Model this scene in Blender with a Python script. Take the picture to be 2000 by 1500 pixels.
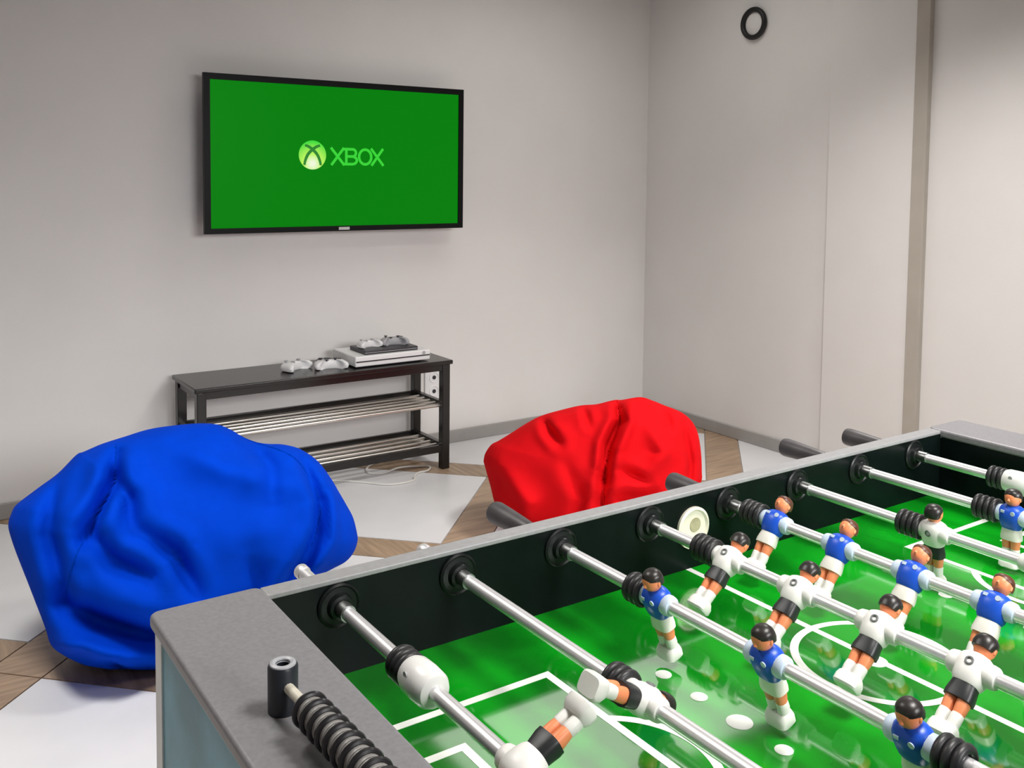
import bpy, bmesh, math, random
from mathutils import Vector, Matrix

for o in list(bpy.data.objects):
    bpy.data.objects.remove(o, do_unlink=True)
scene = bpy.context.scene
COL = scene.collection
PI = math.pi
random.seed(7)

# All measurements below are centimetres, with z = 0 on the playing field of the
# football table; FLOOR is the floor level.  W() turns them into metres with the floor at 0.
FLOOR = -75.0
def W(x, y, z):
    return Vector((x / 100.0, y / 100.0, (z - FLOOR) / 100.0))

# ------------------------------------------------------------------ camera
cam_data = bpy.data.cameras.new('camera')
cam = bpy.data.objects.new('camera', cam_data)
COL.objects.link(cam)
F_PX, CY_PX = 1879.56, 456.8
YAW, PITCH, ROLL = 0.598771, 0.0620906, 0.0109544
fwd = Vector((math.sin(YAW) * math.cos(PITCH), math.cos(YAW) * math.cos(PITCH), -math.sin(PITCH)))
right0 = Vector((math.cos(YAW), -math.sin(YAW), 0))
up0 = right0.cross(fwd)
rgt = right0 * math.cos(ROLL) + up0 * math.sin(ROLL)
upv = -right0 * math.sin(ROLL) + up0 * math.cos(ROLL)
cm = Matrix((rgt, upv, -fwd)).transposed().to_4x4()
cm.translation = W(-94.459, -93.993, 54.608)
cam.matrix_world = cm
cam_data.sensor_fit = 'HORIZONTAL'
cam_data.sensor_width = 36.0
cam_data.lens = 36.0 * F_PX / 2000.0
cam_data.shift_y = -(750.0 - CY_PX) / 2000.0
cam_data.clip_start = 0.02
scene.camera = cam

# ------------------------------------------------------------------ world and exposure
world = bpy.data.worlds.new('world')
scene.world = world
world.use_nodes = True
wb = world.node_tree.nodes['Background']
wb.inputs[0].default_value = (1.0, 0.97, 0.93, 1)
wb.inputs[1].default_value = 0.15
scene.view_settings.view_transform = 'Standard'
scene.view_settings.look = 'None'
scene.view_settings.gamma = 1.0
scene.view_settings.use_curve_mapping = False
scene.view_settings.exposure = 0.18

# ceiling lamps: (x, y, half size x, half size y, watts, spread in degrees); the last two are added fill
CEIL = 178.0
LAMPS = [(160, 208, 66, 38, 4.5, 146), (150, 75, 22, 22, 24, 118), (-90, 110, 28, 28, 16, 112), (10, -80, 28, 28, 15, 110)]

# fill light added behind the camera, slanting down to brighten the lower walls
FILL_WIN = (70.0, 85.0, 190.0, 110.0)              # centre x, centre z, width, height
wl = bpy.data.lights.new('window_daylight', 'AREA')
wl.shape = 'RECTANGLE'; wl.size = FILL_WIN[2] / 100; wl.size_y = FILL_WIN[3] / 100
wl.energy = 15; wl.color = (1.0, 0.98, 0.97); wl.spread = math.radians(56)
wlo = bpy.data.objects.new('window_daylight', wl)
COL.objects.link(wlo)
wlo.location = W(FILL_WIN[0], -241.0, FILL_WIN[1])
wlo.rotation_euler = (math.radians(90 - 20), 0, math.radians(2))

# ------------------------------------------------------------------ materials
def mat(name, col, rough=0.5, metal=0.0, noise=0.0, nscale=20.0, bump=0.0, bscale=200.0,
        spec=0.5, coat=0.0, coat_rough=0.05, sheen=0.0, stretch=None):
    m = bpy.data.materials.new(name)
    m.use_nodes = True
    nt = m.node_tree
    b = nt.nodes['Principled BSDF']
    b.inputs['Base Color'].default_value = (*col, 1)
    b.inputs['Roughness'].default_value = rough
    b.inputs['Metallic'].default_value = metal
    b.inputs['Specular IOR Level'].default_value = spec
    b.inputs['Coat Weight'].default_value = coat
    b.inputs['Coat Roughness'].default_value = coat_rough
    b.inputs['Sheen Weight'].default_value = sheen
    tc = nt.nodes.new('ShaderNodeTexCoord')
    src = tc.outputs['Object']
    if stretch:
        mp = nt.nodes.new('ShaderNodeMapping')
        mp.inputs['Scale'].default_value = stretch[:3]
        mp.inputs['Rotation'].default_value = (0, 0, stretch[3] if len(stretch) > 3 else 0)
        nt.links.new(src, mp.inputs[0])
        src = mp.outputs[0]
    if noise > 0:
        n = nt.nodes.new('ShaderNodeTexNoise')
        n.inputs['Scale'].default_value = nscale
        n.inputs['Detail'].default_value = 6
        nt.links.new(src, n.inputs['Vector'])
        r = nt.nodes.new('ShaderNodeValToRGB')
        r.color_ramp.elements[0].position = 0.3
        r.color_ramp.elements[1].position = 0.7
        r.color_ramp.elements[0].color = (*[max(0, c * (1 - noise)) for c in col], 1)
        r.color_ramp.elements[1].color = (*[min(1, c * (1 + noise)) for c in col], 1)
        nt.links.new(n.outputs['Fac'], r.inputs['Fac'])
        nt.links.new(r.outputs['Color'], b.inputs['Base Color'])
    if bump > 0:
        n2 = nt.nodes.new('ShaderNodeTexNoise')
        n2.inputs['Scale'].default_value = bscale
        n2.inputs['Detail'].default_value = 4
        nt.links.new(src, n2.inputs['Vector'])
        bp = nt.nodes.new('ShaderNodeBump')
        bp.inputs['Strength'].default_value = bump
        bp.inputs['Distance'].default_value = 0.002
        nt.links.new(n2.outputs['Fac'], bp.inputs['Height'])
        nt.links.new(bp.outputs['Normal'], b.inputs['Normal'])
    return m

def emis(name, col, strength=1.0):
    m = bpy.data.materials.new(name)
    m.use_nodes = True
    b = m.node_tree.nodes['Principled BSDF']
    b.inputs['Base Color'].default_value = (0.01, 0.01, 0.01, 1)
    b.inputs['Roughness'].default_value = 0.3
    b.inputs['Emission Color'].default_value = (*col, 1)
    b.inputs['Emission Strength'].default_value = strength
    return m

M = {}
M['wall'] = mat('wall_paint', (0.80, 0.785, 0.77), 0.85, noise=0.025, nscale=2.5, bump=0.12, bscale=160)
M['ceiling'] = mat('ceiling_paint', (0.20, 0.165, 0.135), 0.9, noise=0.05, nscale=3)
M['trim_beige'] = mat('trim_beige', (0.46, 0.42, 0.37), 0.6, noise=0.05, nscale=8)
M['baseboard'] = mat('baseboard_grey', (0.36, 0.35, 0.34), 0.5, noise=0.06, nscale=10)
M['grout'] = mat('grout', (0.42, 0.38, 0.34), 0.9, noise=0.1, nscale=30)
M['tile'] = mat('white_tile', (0.74, 0.745, 0.76), 0.35, noise=0.03, nscale=6)
M['plank_a'] = mat('plank_wood', (0.36, 0.255, 0.17), 0.45, noise=0.28, nscale=5, stretch=(10, 0.9, 5, PI / 4))
M['plank_b'] = mat('plank_wood_cross', (0.37, 0.26, 0.175), 0.45, noise=0.28, nscale=5, stretch=(0.9, 10, 5, PI / 4))
M['tv_black'] = mat('tv_black', (0.004, 0.0045, 0.005), 0.4, noise=0.05, nscale=40, spec=0.15)
M['screen'] = emis('screen_green', (0.002, 0.185, 0.004), 1.0)
M['screen'].node_tree.nodes['Principled BSDF'].inputs['Specular IOR Level'].default_value = 0.03
M['screen'].node_tree.nodes['Principled BSDF'].inputs['Base Color'].default_value = (0.001, 0.004, 0.001, 1)
M['screen_dark'] = emis('logo_dark_green', (0.006, 0.19, 0.01), 1.0)
M['letter'] = emis('letter_green', (0.02, 0.56, 0.02), 1.0)
M['silver'] = mat('silver_badge', (0.7, 0.7, 0.7), 0.3, 0.8, noise=0.05)
M['bench'] = mat('bench_black', (0.012, 0.011, 0.010), 0.24, noise=0.3, nscale=30, stretch=(1, 12, 12), spec=0.5)
M['tube'] = mat('aluminium_tube', (0.72, 0.69, 0.64), 0.28, 1.0, noise=0.04, nscale=30)
M['white_plastic'] = mat('white_plastic', (0.82, 0.82, 0.83), 0.4, noise=0.02)
M['grey_plastic'] = mat('grey_plastic', (0.40, 0.40, 0.42), 0.5, noise=0.04)
M['dark_plastic'] = mat('dark_plastic', (0.03, 0.03, 0.035), 0.4, noise=0.1)
M['cable'] = mat('white_cable', (0.75, 0.74, 0.70), 0.5, noise=0.03)
M['blue'] = mat('blue_fabric', (0.0, 0.050, 0.58), 0.75, noise=0.06, nscale=14, bump=0.05, bscale=420, spec=0.03)
M['red'] = mat('red_fabric', (0.66, 0.006, 0.010), 0.75, noise=0.06, nscale=14, bump=0.05, bscale=420, spec=0.03)
M['seam_blue'] = mat('blue_seam', (0.0, 0.045, 0.45), 0.9, noise=0.1, spec=0.02)
M['seam_red'] = mat('red_seam', (0.45, 0.004, 0.008), 0.9, noise=0.1, spec=0.02)
M['cap_grey'] = mat('table_grey', (0.225, 0.22, 0.235), 0.38, noise=0.10, nscale=220, bump=0.05, bscale=500)
M['rim_grey'] = mat('rim_grey', (0.30, 0.30, 0.31), 0.35, noise=0.08, nscale=120)
M['side_black'] = mat('table_black', (0.003, 0.006, 0.0055), 0.3, noise=0.2, nscale=30, spec=0.12)
M['panel_blue'] = mat('panel_blue_grey', (0.19, 0.46, 0.58), 0.45, noise=0.30, nscale=9)
M['panel_white'] = mat('panel_white', (0.86, 0.88, 0.88), 0.4, noise=0.03)
M['chrome'] = mat('chrome', (0.88, 0.88, 0.90), 0.36, 0.72, noise=0.03, nscale=60)
M['dull_steel'] = mat('dull_steel', (0.35, 0.36, 0.36), 0.35, 1.0, noise=0.1, nscale=60)
M['rubber'] = mat('black_rubber', (0.018, 0.018, 0.02), 0.42, noise=0.2, nscale=60)
M['bearing'] = mat('bearing_black', (0.007, 0.009, 0.009), 0.35, noise=0.2, nscale=60, spec=0.3)
M['bead'] = mat('bead_black', (0.016, 0.015, 0.017), 0.30, noise=0.2, nscale=80)
M['bead_grey'] = mat('bead_grey', (0.30, 0.29, 0.28), 0.35, noise=0.1, nscale=80)
M['post'] = mat('post_dark', (0.016, 0.020, 0.028), 0.40, noise=0.15, nscale=60)
M['post_rim'] = mat('post_rim', (0.42, 0.43, 0.46), 0.40, noise=0.1, nscale=60)
M['grip'] = mat('grip_grey', (0.060, 0.055, 0.058), 0.45, noise=0.15, nscale=60)
M['collar'] = mat('collar_white', (0.80, 0.80, 0.78), 0.3, noise=0.02)
M['skin'] = mat('figure_skin', (0.83, 0.27, 0.115), 0.42, noise=0.05)
M['shirt_white'] = mat('shirt_white', (0.83, 0.82, 0.79), 0.38, noise=0.02)
M['shirt_blue'] = mat('shirt_blue', (0.010, 0.085, 0.58), 0.35, noise=0.05)
M['sleeve_blue'] = mat('sleeve_pale', (0.55, 0.66, 0.80), 0.4, noise=0.03)
M['shorts_black'] = mat('shorts_black', (0.016, 0.018, 0.020), 0.4, noise=0.1)
M['shorts_white'] = mat('shorts_white', (0.80, 0.78, 0.72), 0.4, noise=0.03)
M['hair'] = mat('hair_dark', (0.020, 0.017, 0.016), 0.35, noise=0.2, nscale=90)
M['hair_brown'] = mat('hair_brown', (0.10, 0.035, 0.018), 0.4, noise=0.2, nscale=90)
M['boot'] = mat('boot_white', (0.80, 0.80, 0.76), 0.4, noise=0.02)
M['print_grey'] = mat('print_grey', (0.16, 0.17, 0.17), 0.5, noise=0.05)
M['line'] = mat('field_line_white', (0.84, 0.86, 0.82), 0.3, noise=0.02, coat=0.4)
M['cup'] = mat('ball_cup_ivory', (0.78, 0.74, 0.62), 0.35, noise=0.06, nscale=40)
M['brass'] = mat('worn_brass', (0.50, 0.44, 0.30), 0.35, 0.3, noise=0.2, nscale=60)
M['wall_ring'] = mat('ring_black', (0.006, 0.006, 0.007), 0.5, noise=0.1)
M['lamp'] = emis('lamp_diffuser', (1.0, 0.96, 0.9), 0.5)
M['pane'] = emis('bright_window_pane', (0.9, 0.95, 1.0), 0.4)  # glow for the added window behind the camera

def field_material():
    m = bpy.data.materials.new('playing_field_green')
    m.use_nodes = True
    nt = m.node_tree
    b = nt.nodes['Principled BSDF']
    b.inputs['Roughness'].default_value = 0.5
    b.inputs['Specular IOR Level'].default_value = 0.0
    b.inputs['Coat Weight'].default_value = 1.0
    b.inputs['Coat Roughness'].default_value = 0.06
    b.inputs['Coat IOR'].default_value = 2.1
    tc = nt.nodes.new('ShaderNodeTexCoord')
    sx = nt.nodes.new('ShaderNodeSeparateXYZ')
    nt.links.new(tc.outputs['Object'], sx.inputs[0])
    n = nt.nodes.new('ShaderNodeTexNoise')
    n.inputs['Scale'].default_value = 9
    n.inputs['Detail'].default_value = 5
    nt.links.new(tc.outputs['Object'], n.inputs['Vector'])
    # mown bands across the field: sin(x * 2 pi / 0.15)
    mu = nt.nodes.new('ShaderNodeMath'); mu.operation = 'MULTIPLY'; mu.inputs[1].default_value = 2 * PI / 0.15
    nt.links.new(sx.outputs['X'], mu.inputs[0])
    si = nt.nodes.new('ShaderNodeMath'); si.operation = 'SINE'
    nt.links.new(mu.outputs[0], si.inputs[0])
    a = nt.nodes.new('ShaderNodeMath'); a.operation = 'MULTIPLY_ADD'; a.inputs[1].default_value = 0.22
    nt.links.new(si.outputs[0], a.inputs[0])
    nt.links.new(n.outputs['Fac'], a.inputs[2])
    r = nt.nodes.new('ShaderNodeValToRGB')
    r.color_ramp.elements[0].position = 0.30
    r.color_ramp.elements[1].position = 0.68
    r.color_ramp.elements[0].color = (0.002, 0.155, 0.006, 1)
    r.color_ramp.elements[1].color = (0.004, 0.345, 0.012, 1)
    nt.links.new(a.outputs[0], r.inputs['Fac'])
    nt.links.new(r.outputs['Color'], b.inputs['Base Color'])
    return m
M['field'] = field_material()

def logo_ball_material():
    m = bpy.data.materials.new('logo_ball_glow')
    m.use_nodes = True
    nt = m.node_tree
    b = nt.nodes['Principled BSDF']
    b.inputs['Base Color'].default_value = (0.01, 0.01, 0.01, 1)
    tc = nt.nodes.new('ShaderNodeTexCoord')
    mp = nt.nodes.new('ShaderNodeMapping')
    mp.inputs['Location'].default_value = (-0.50, 0, -0.20)
    nt.links.new(tc.outputs['Generated'], mp.inputs[0])
    ln = nt.nodes.new('ShaderNodeVectorMath'); ln.operation = 'MULTIPLY'; ln.inputs[1].default_value = (1, 0, 1)
    nt.links.new(mp.outputs[0], ln.inputs[0])
    l2 = nt.nodes.new('ShaderNodeVectorMath'); l2.operation = 'LENGTH'
    nt.links.new(ln.outputs[0], l2.inputs[0])
    r = nt.nodes.new('ShaderNodeValToRGB')
    r.color_ramp.elements[0].position = 0.05
    r.color_ramp.elements[0].color = (0.75, 0.80, 0.62, 1)
    r.color_ramp.elements[1].position = 0.75
    r.color_ramp.elements[1].color = (0.02, 0.60, 0.02, 1)
    e = r.color_ramp.elements.new(0.33)
    e.color = (0.42, 0.78, 0.08, 1)
    nt.links.new(l2.outputs['Value'], r.inputs['Fac'])
    nt.links.new(r.outputs['Color'], b.inputs['Emission Color'])
    b.inputs['Emission Strength'].default_value = 1.0
    return m
M['logo_ball'] = logo_ball_material()

# ------------------------------------------------------------------ mesh builder
class MB:
    def __init__(self):
        self.v = []; self.f = []
    def add(self, vs, fs):
        o = len(self.v)
        self.v += [tuple(p) for p in vs]
        self.f += [tuple(i + o for i in f) for f in fs]
        return self
    def box(self, x0, x1, y0, y1, z0, z1):
        vs = [(x0, y0, z0), (x1, y0, z0), (x1, y1, z0), (x0, y1, z0), (x0, y0, z1), (x1, y0, z1), (x1, y1, z1), (x0, y1, z1)]
        return self.add(vs, [(0, 3, 2, 1), (4, 5, 6, 7), (0, 1, 5, 4), (1, 2, 6, 5), (2, 3, 7, 6), (3, 0, 4, 7)])
    def prism(self, poly, z0, z1):            # polygon in xy, counter-clockwise
        n = len(poly)
        vs = [(x, y, z0) for x, y in poly] + [(x, y, z1) for x, y in poly]
        fs = [tuple(range(n - 1, -1, -1)), tuple(range(n, 2 * n))]
        fs += [(i, (i + 1) % n, n + (i + 1) % n, n + i) for i in range(n)]
        return self.add(vs, fs)
    def prism_y(self, poly, y0, y1):          # polygon in xz, extruded in y
        n = len(poly)
        vs = [(x, y0, z) for x, z in poly] + [(x, y1, z) for x, z in poly]
        fs = [tuple(range(n)), tuple(range(2 * n - 1, n - 1, -1))]
        fs += [((i + 1) % n, i, n + i, n + (i + 1) % n) for i in range(n)]
        return self.add(vs, fs)
    def rings(self, rings, cap=True):         # list of equally long rings of points
        n = len(rings[0]); vs = [p for r in rings for p in r]; fs = []
        for k in range(len(rings) - 1):
            for i in range(n):
                fs.append((k * n + i, k * n + (i + 1) % n, (k + 1) * n + (i + 1) % n, (k + 1) * n + i))
        if cap:
            fs.append(tuple(range(n - 1, -1, -1)))
            fs.append(tuple(range((len(rings) - 1) * n, len(rings) * n)))
        return self.add(vs, fs)
    def lathe(self, prof, c=(0, 0, 0), axis='z', n=24, cap=True):   # prof = [(radius, height)]
        R_ = []
        for r, h in prof:
            ring = []
            for i in range(n):
                a = 2 * PI * i / n
                if axis == 'z': p = (c[0] + r * math.cos(a), c[1] + r * math.sin(a), c[2] + h)
                elif axis == 'y': p = (c[0] + r * math.sin(a), c[1] + h, c[2] + r * math.cos(a))
                else: p = (c[0] + h, c[1] + r * math.cos(a), c[2] + r * math.sin(a))
                ring.append(p)
            R_.append(ring)
        return self.rings(R_, cap)
    def torus(self, R, r, c=(0, 0, 0), axis='z', n=28, m=10):
        vs = []; fs = []
        for i in range(n):
            a = 2 * PI * i / n
            for j in range(m):
                b = 2 * PI * j / m
                q = R + r * math.cos(b); h = r * math.sin(b)
                if axis == 'z': p = (c[0] + q * math.cos(a), c[1] + q * math.sin(a), c[2] + h)
                elif axis == 'y': p = (c[0] + q * math.sin(a), c[1] + h, c[2] + q * math.cos(a))
                else: p = (c[0] + h, c[1] + q * math.cos(a), c[2] + q * math.sin(a))
                vs.append(p)
        for i in range(n):
            for j in range(m):
                fs.append((i * m + j, ((i + 1) % n) * m + j, ((i + 1) % n) * m + (j + 1) % m, i * m + (j + 1) % m))
        return self.add(vs, fs)
    def loft(self, secs, n=20):               # secs = [(z, cx, cy, rx, ry, exponent)]
        R_ = []
        for z, cx, cy, rx, ry, e in secs:
            ring = []
            for i in range(n):
                a = 2 * PI * i / n
                ca, sa = math.cos(a), math.sin(a)
                k = 2.0 / e
                ring.append((cx + rx * math.copysign(abs(ca) ** k, ca), cy + ry * math.copysign(abs(sa) ** k, sa), z))
            R_.append(ring)
        return self.rings(R_)
    def tube(self, pts, r, n=8):
        pts = [Vector(p) for p in pts]; R_ = []
        for i, p in enumerate(pts):
            t = (pts[min(i + 1, len(pts) - 1)] - pts[max(i - 1, 0)]).normalized()
            s = t.cross(Vector((0, 0, 1)))
            if s.length < 1e-3: s = t.cross(Vector((1, 0, 0)))
            s.normalize(); u = s.cross(t)
            rr = r[i] if isinstance(r, (list, tuple)) else r
            R_.append([p + s * rr * math.cos(2 * PI * k / n) + u * rr * math.sin(2 * PI * k / n) for k in range(n)])
        return self.rings(R_)
    def mesh(self, name, conv, mats):
        me = bpy.data.meshes.new(name)
        me.from_pydata([conv(p) for p in self.v], [], self.f)
        bm = bmesh.new(); bm.from_mesh(me)
        bmesh.ops.recalc_face_normals(bm, faces=bm.faces)
        bm.to_mesh(me); bm.free()
        me.materials.append(mats)
        me.polygons.foreach_set('use_smooth', [True] * len(me.polygons))
        me.set_sharp_from_angle(angle=math.radians(38))
        me.update()
        return me
    def build(self, name, m, parent=None, bevel=0.0, local=False):
        if local:
            conv = lambda p: Vector(p) / 100.0
        else:
            off = base_of(parent)
            conv = lambda p: W(*p) - off
        o = bpy.data.objects.new(name, self.mesh(name, conv, M[m] if isinstance(m, str) else m))
        COL.objects.link(o)
        o.parent = parent
        if bevel:
            b = o.modifiers.new('bevel', 'BEVEL')
            b.width = bevel / 100.0; b.segments = 3; b.limit_method = 'ANGLE'; b.angle_limit = math.radians(40)
        return o

def base_of(o):
    v = Vector((0, 0, 0))
    while o is not None:
        v = v + o.location; o = o.parent
    return v
def thing(name, label, cat, base, group=None):
    o = bpy.data.objects.new(name, None)
    o.empty_display_size = 0.05
    COL.objects.link(o)
    o.location = W(*base)
    return tag(o, label, cat, group)
def tag(o, label, cat, group=None):
    o['label'] = label; o['category'] = cat
    if group: o['group'] = group
    return o
def struct(o, label=None):
    o['kind'] = 'structure'
    if label: o['label'] = label
    return o
def smooth_path(pts, k=8):                    # Catmull-Rom
    pts = [Vector(p) for p in pts]; out = []
    P = [pts[0]] + pts + [pts[-1]]
    for i in range(1, len(P) - 2):
        for j in range(k):
            t = j / k
            a, b, c, d = P[i - 1], P[i], P[i + 1], P[i + 2]
            out.append(0.5 * ((2 * b) + (c - a) * t + (2 * a - 5 * b + 4 * c - d) * t * t + (3 * b - a - 3 * c + d) * t ** 3))
    out.append(pts[-1])
    return out

# ------------------------------------------------------------------ room shell
X0, X1, Y0, Y1 = -260.0, 263.0, -250.0, 300.0
struct(MB().box(X0, X1, Y0, Y1, FLOOR - 6, FLOOR - 0.6).build('floor', 'grout'), 'floor of white square tiles framed by brown wood planks')
struct(MB().box(X0 - 12, X1 + 12, Y1, Y1 + 12, FLOOR - 6, CEIL + 8).build('wall_back', 'wall'), 'off-white wall behind the television')
struct(MB().box(X1, X1 + 12, Y0, Y1, FLOOR - 6, CEIL + 8).build('wall_right', 'wall'), 'off-white side wall with a shallow pillar')
struct(MB().box(X0 - 12, X0, Y0, Y1, FLOOR - 6, CEIL + 8).build('wall_left', 'wall'))
struct(MB().box(X0 - 12, X1 + 12, Y0 - 12, Y0, FLOOR - 6, CEIL + 8).build('wall_front', 'wall'))
struct(MB().box(X0, X1, Y0, Y1, CEIL, CEIL + 8).build('ceiling', 'ceiling'))
fill_win = struct(MB().box(FILL_WIN[0] - FILL_WIN[2] / 2 - 5, FILL_WIN[0] + FILL_WIN[2] / 2 + 5, Y0, Y0 + 2, FILL_WIN[1] - FILL_WIN[3] / 2 - 5, FILL_WIN[1] + FILL_WIN[3] / 2 + 5).build('window_1', 'white_plastic'), 'wide white window in the wall opposite the television')  # unseen window, added only to go with the fill light
for k in range(2):
    xa = FILL_WIN[0] - FILL_WIN[2] / 2 + k * FILL_WIN[2] / 2
    MB().box(xa + 2, xa + FILL_WIN[2] / 2 - 2, Y0 + 2, Y0 + 2.6, FILL_WIN[1] - FILL_WIN[3] / 2 + 2, FILL_WIN[1] + FILL_WIN[3] / 2 - 2).build('pane', 'pane', fill_win)
    MB().box(xa - 1, xa + 2, Y0 + 2, Y0 + 4, FILL_WIN[1] - FILL_WIN[3] / 2, FILL_WIN[1] + FILL_WIN[3] / 2).build('window_frame', 'white_plastic', fill_win)
PIL = 2.0
struct(MB().box(X1 - 2.8, X1, 132.5, 138.5, FLOOR, CEIL).build('trim_4', 'trim_beige', bevel=0.3), 'narrow beige cover strip running up the side wall')
struct(MB().box(X1 - PIL, X1, 138.5, 180.0, FLOOR, CEIL).build('trim_1', 'wall', bevel=0.4), 'shallow white pillar standing out from the side wall')
BBH = 6.0
struct(MB().box(X0, X1, Y1 - 1.3, Y1, FLOOR, FLOOR + BBH).build('baseboard_back', 'baseboard', bevel=0.3))
struct(MB().box(X1 - 1.3, X1, 180.0, Y1 - 1.3, FLOOR, FLOOR + BBH).build('baseboard_right', 'baseboard', bevel=0.3))
struct(MB().box(X1 - PIL - 1.3, X1 - PIL, 138.5, 181.3, FLOOR, FLOOR + BBH).build('trim_2', 'baseboard', bevel=0.3), 'grey baseboard along the pillar')
struct(MB().box(X1 - 1.3, X1, Y0, 132.5, FLOOR, FLOOR + BBH).build('trim_3', 'baseboard', bevel=0.3), 'grey baseboard right of the pillar')

# floor: squares of white tile set diagonally, framed by brown planks
def clip(poly, x0, x1, y0, y1):
    def cut(ps, inside, inter):
        out = []
        for i in range(len(ps)):
            a, b = ps[i - 1], ps[i]
            ia, ib = inside(a), inside(b)
            if ib:
                if not ia: out.append(inter(a, b))
                out.append(b)
            elif ia: out.append(inter(a, b))
        return out
    def ix(x): return lambda a, b: (x, a[1] + (b[1] - a[1]) * (x - a[0]) / (b[0] - a[0]))
    def iy(y): return lambda a, b: (a[0] + (b[0] - a[0]) * (y - a[1]) / (b[1] - a[1]), y)
    for ins, it in ((lambda p: p[0] >= x0, ix(x0)), (lambda p: p[0] <= x1, ix(x1)), (lambda p: p[1] >= y0, iy(y0)), (lambda p: p[1] <= y1, iy(y1))):
        poly = cut(poly, ins, it)
        if len(poly) < 3: return []
    return poly
def area(p): return 0.5 * abs(sum(p[i - 1][0] * p[i][1] - p[i][0] * p[i - 1][1] for i in range(len(p))))
floor_o = bpy.data.objects['floor']
PER, STR = 130.5, 22.5                        # measured in x+y and x-y
def st(s, t): return ((s + t) / 2.0, (s - t) / 2.0)
def floor_piece(name, s0, s1, t0, t1, m, top):
    g = 0.35
    poly = [st(s0 + g, t0 + g), st(s0 + g, t1 - g), st(s1 - g, t1 - g), st(s1 - g, t0 + g)]
    poly = clip(poly, X0 + .1, X1 - .1, Y0 + .1, Y1 - .1)
    if len(poly) < 3 or area(poly) < 15: return
    sgn = sum(poly[i - 1][0] * poly[i][1] - poly[i][0] * poly[i - 1][1] for i in range(len(poly)))
    if sgn < 0: poly = poly[::-1]
    MB().prism(poly, FLOOR - 0.7, FLOOR + top).build(name, m, floor_o)
for i in range(-6, 6):
    for j in range(-6, 6):
        s0 = 111.0 + PER * i; t0 = -250.5 + PER * j
        floor_piece('plank', s0, s0 + STR, t0 + STR, t0 + PER, 'plank_a', random.uniform(-0.03, 0.0))
        floor_piece('plank', s0, s0 + PER, t0, t0 + STR, 'plank_b', random.uniform(-0.03, 0.0))
        floor_piece('tile', s0 + STR, s0 + PER, t0 + STR, t0 + PER, 'tile', 0.0)

# ceiling lamps, the last two added to brighten the room
for k, (lx, ly, hx, hy, wt, sp) in enumerate(LAMPS):
    place = ['above the red bean bag', 'beside the side wall pillar', 'left of the football table', 'behind the near side of the football table'][k]
    t = thing('ceiling_light', 'square flat ceiling light ' + place, 'ceiling light', (lx, ly, CEIL), 'square ceiling lights')
    fr = MB()
    fr.box(lx - hx - 2, lx + hx + 2, ly - hy - 2, ly - hy, CEIL - 3, CEIL).box(lx - hx - 2, lx + hx + 2, ly + hy, ly + hy + 2, CEIL - 3, CEIL)
    fr.box(lx - hx - 2, lx - hx, ly - hy, ly + hy, CEIL - 3, CEIL).box(lx + hx, lx + hx + 2, ly - hy, ly + hy, CEIL - 3, CEIL)
    fr.build('frame', 'white_plastic', t)
    MB().box(lx - hx, lx + hx, ly - hy, ly + hy, CEIL - 2, CEIL - 0.5).build('diffuser', 'lamp', t)
    ld = bpy.data.lights.new('lamp_light', 'AREA')
    ld.shape = 'RECTANGLE'; ld.size = 2 * hx / 100; ld.size_y = 2 * hy / 100
    ld.energy = wt; ld.color = (1.0, 0.965, 0.92); ld.spread = math.radians(sp)
    lo = bpy.data.objects.new('lamp_light', ld); COL.objects.link(lo)
    lo.parent = t; lo.location = (0, 0, -0.032)

# ------------------------------------------------------------------ television
TVL, TVR, TVB, TVT, TVF = 19.4, 138.8, 29.4, 93.2, 288.6
tv = thing('television', 'black flat television on the wall showing a green start-up screen', 'television', (79, Y1, TVB))
MB().box(TVL + 1.5, TVR - 1.5, TVF + 1.2, TVF + 4.5, TVB + 1.5, TVT - 1.5).build('housing', 'tv_black', tv, bevel=0.8)
MB().box(50, 108, TVF + 4.5, TVF + 7.5, TVB + 12, TVT - 16).build('rear_bulge', 'tv_black', tv, bevel=1.0)
for bx in (65, 89):
    MB().box(bx, bx + 4, TVF + 7.5, Y1 - 0.05, TVB + 8, TVT - 12).build('wall_bracket', 'dark_plastic', tv)
bz = MB(); bw = 2.5
bz.box(TVL, TVR, TVF, TVF + 2, TVT - bw, TVT).box(TVL, TVR, TVF, TVF + 2, TVB, TVB + bw - 0.3)
bz.box(TVL, TVL + bw, TVF, TVF + 2, TVB + bw - 0.3, TVT - bw).box(TVR - bw, TVR, TVF, TVF + 2, TVB + bw - 0.3, TVT - bw)
bz.build('bezel', 'tv_black', tv)
scr = MB().box(TVL + 2, TVR - 2, TVF + 0.6, TVF + 1.4, TVB + 1.8, TVT - 2).build('screen', 'screen', tv)
scr['label'] = 'bright green screen with a round emblem and the word XBOX'
MB().box(76.5, 81.5, TVF - 0.25, TVF + 0.1, TVB + 0.5, TVB + 1.7).build('badge', 'silver', tv)
def disc_y(cx, cz, r, y0, y1, n=48):
    return MB().prism_y([(cx + r * math.cos(2 * PI * i / n), cz + r * math.sin(2 * PI * i / n)) for i in range(n)], y0, y1)
LB = (64.9, 61.7, 6.1)
disc_y(*LB, TVF + 0.52, TVF + 0.6).build('emblem_ball', 'logo_ball', scr)
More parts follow.
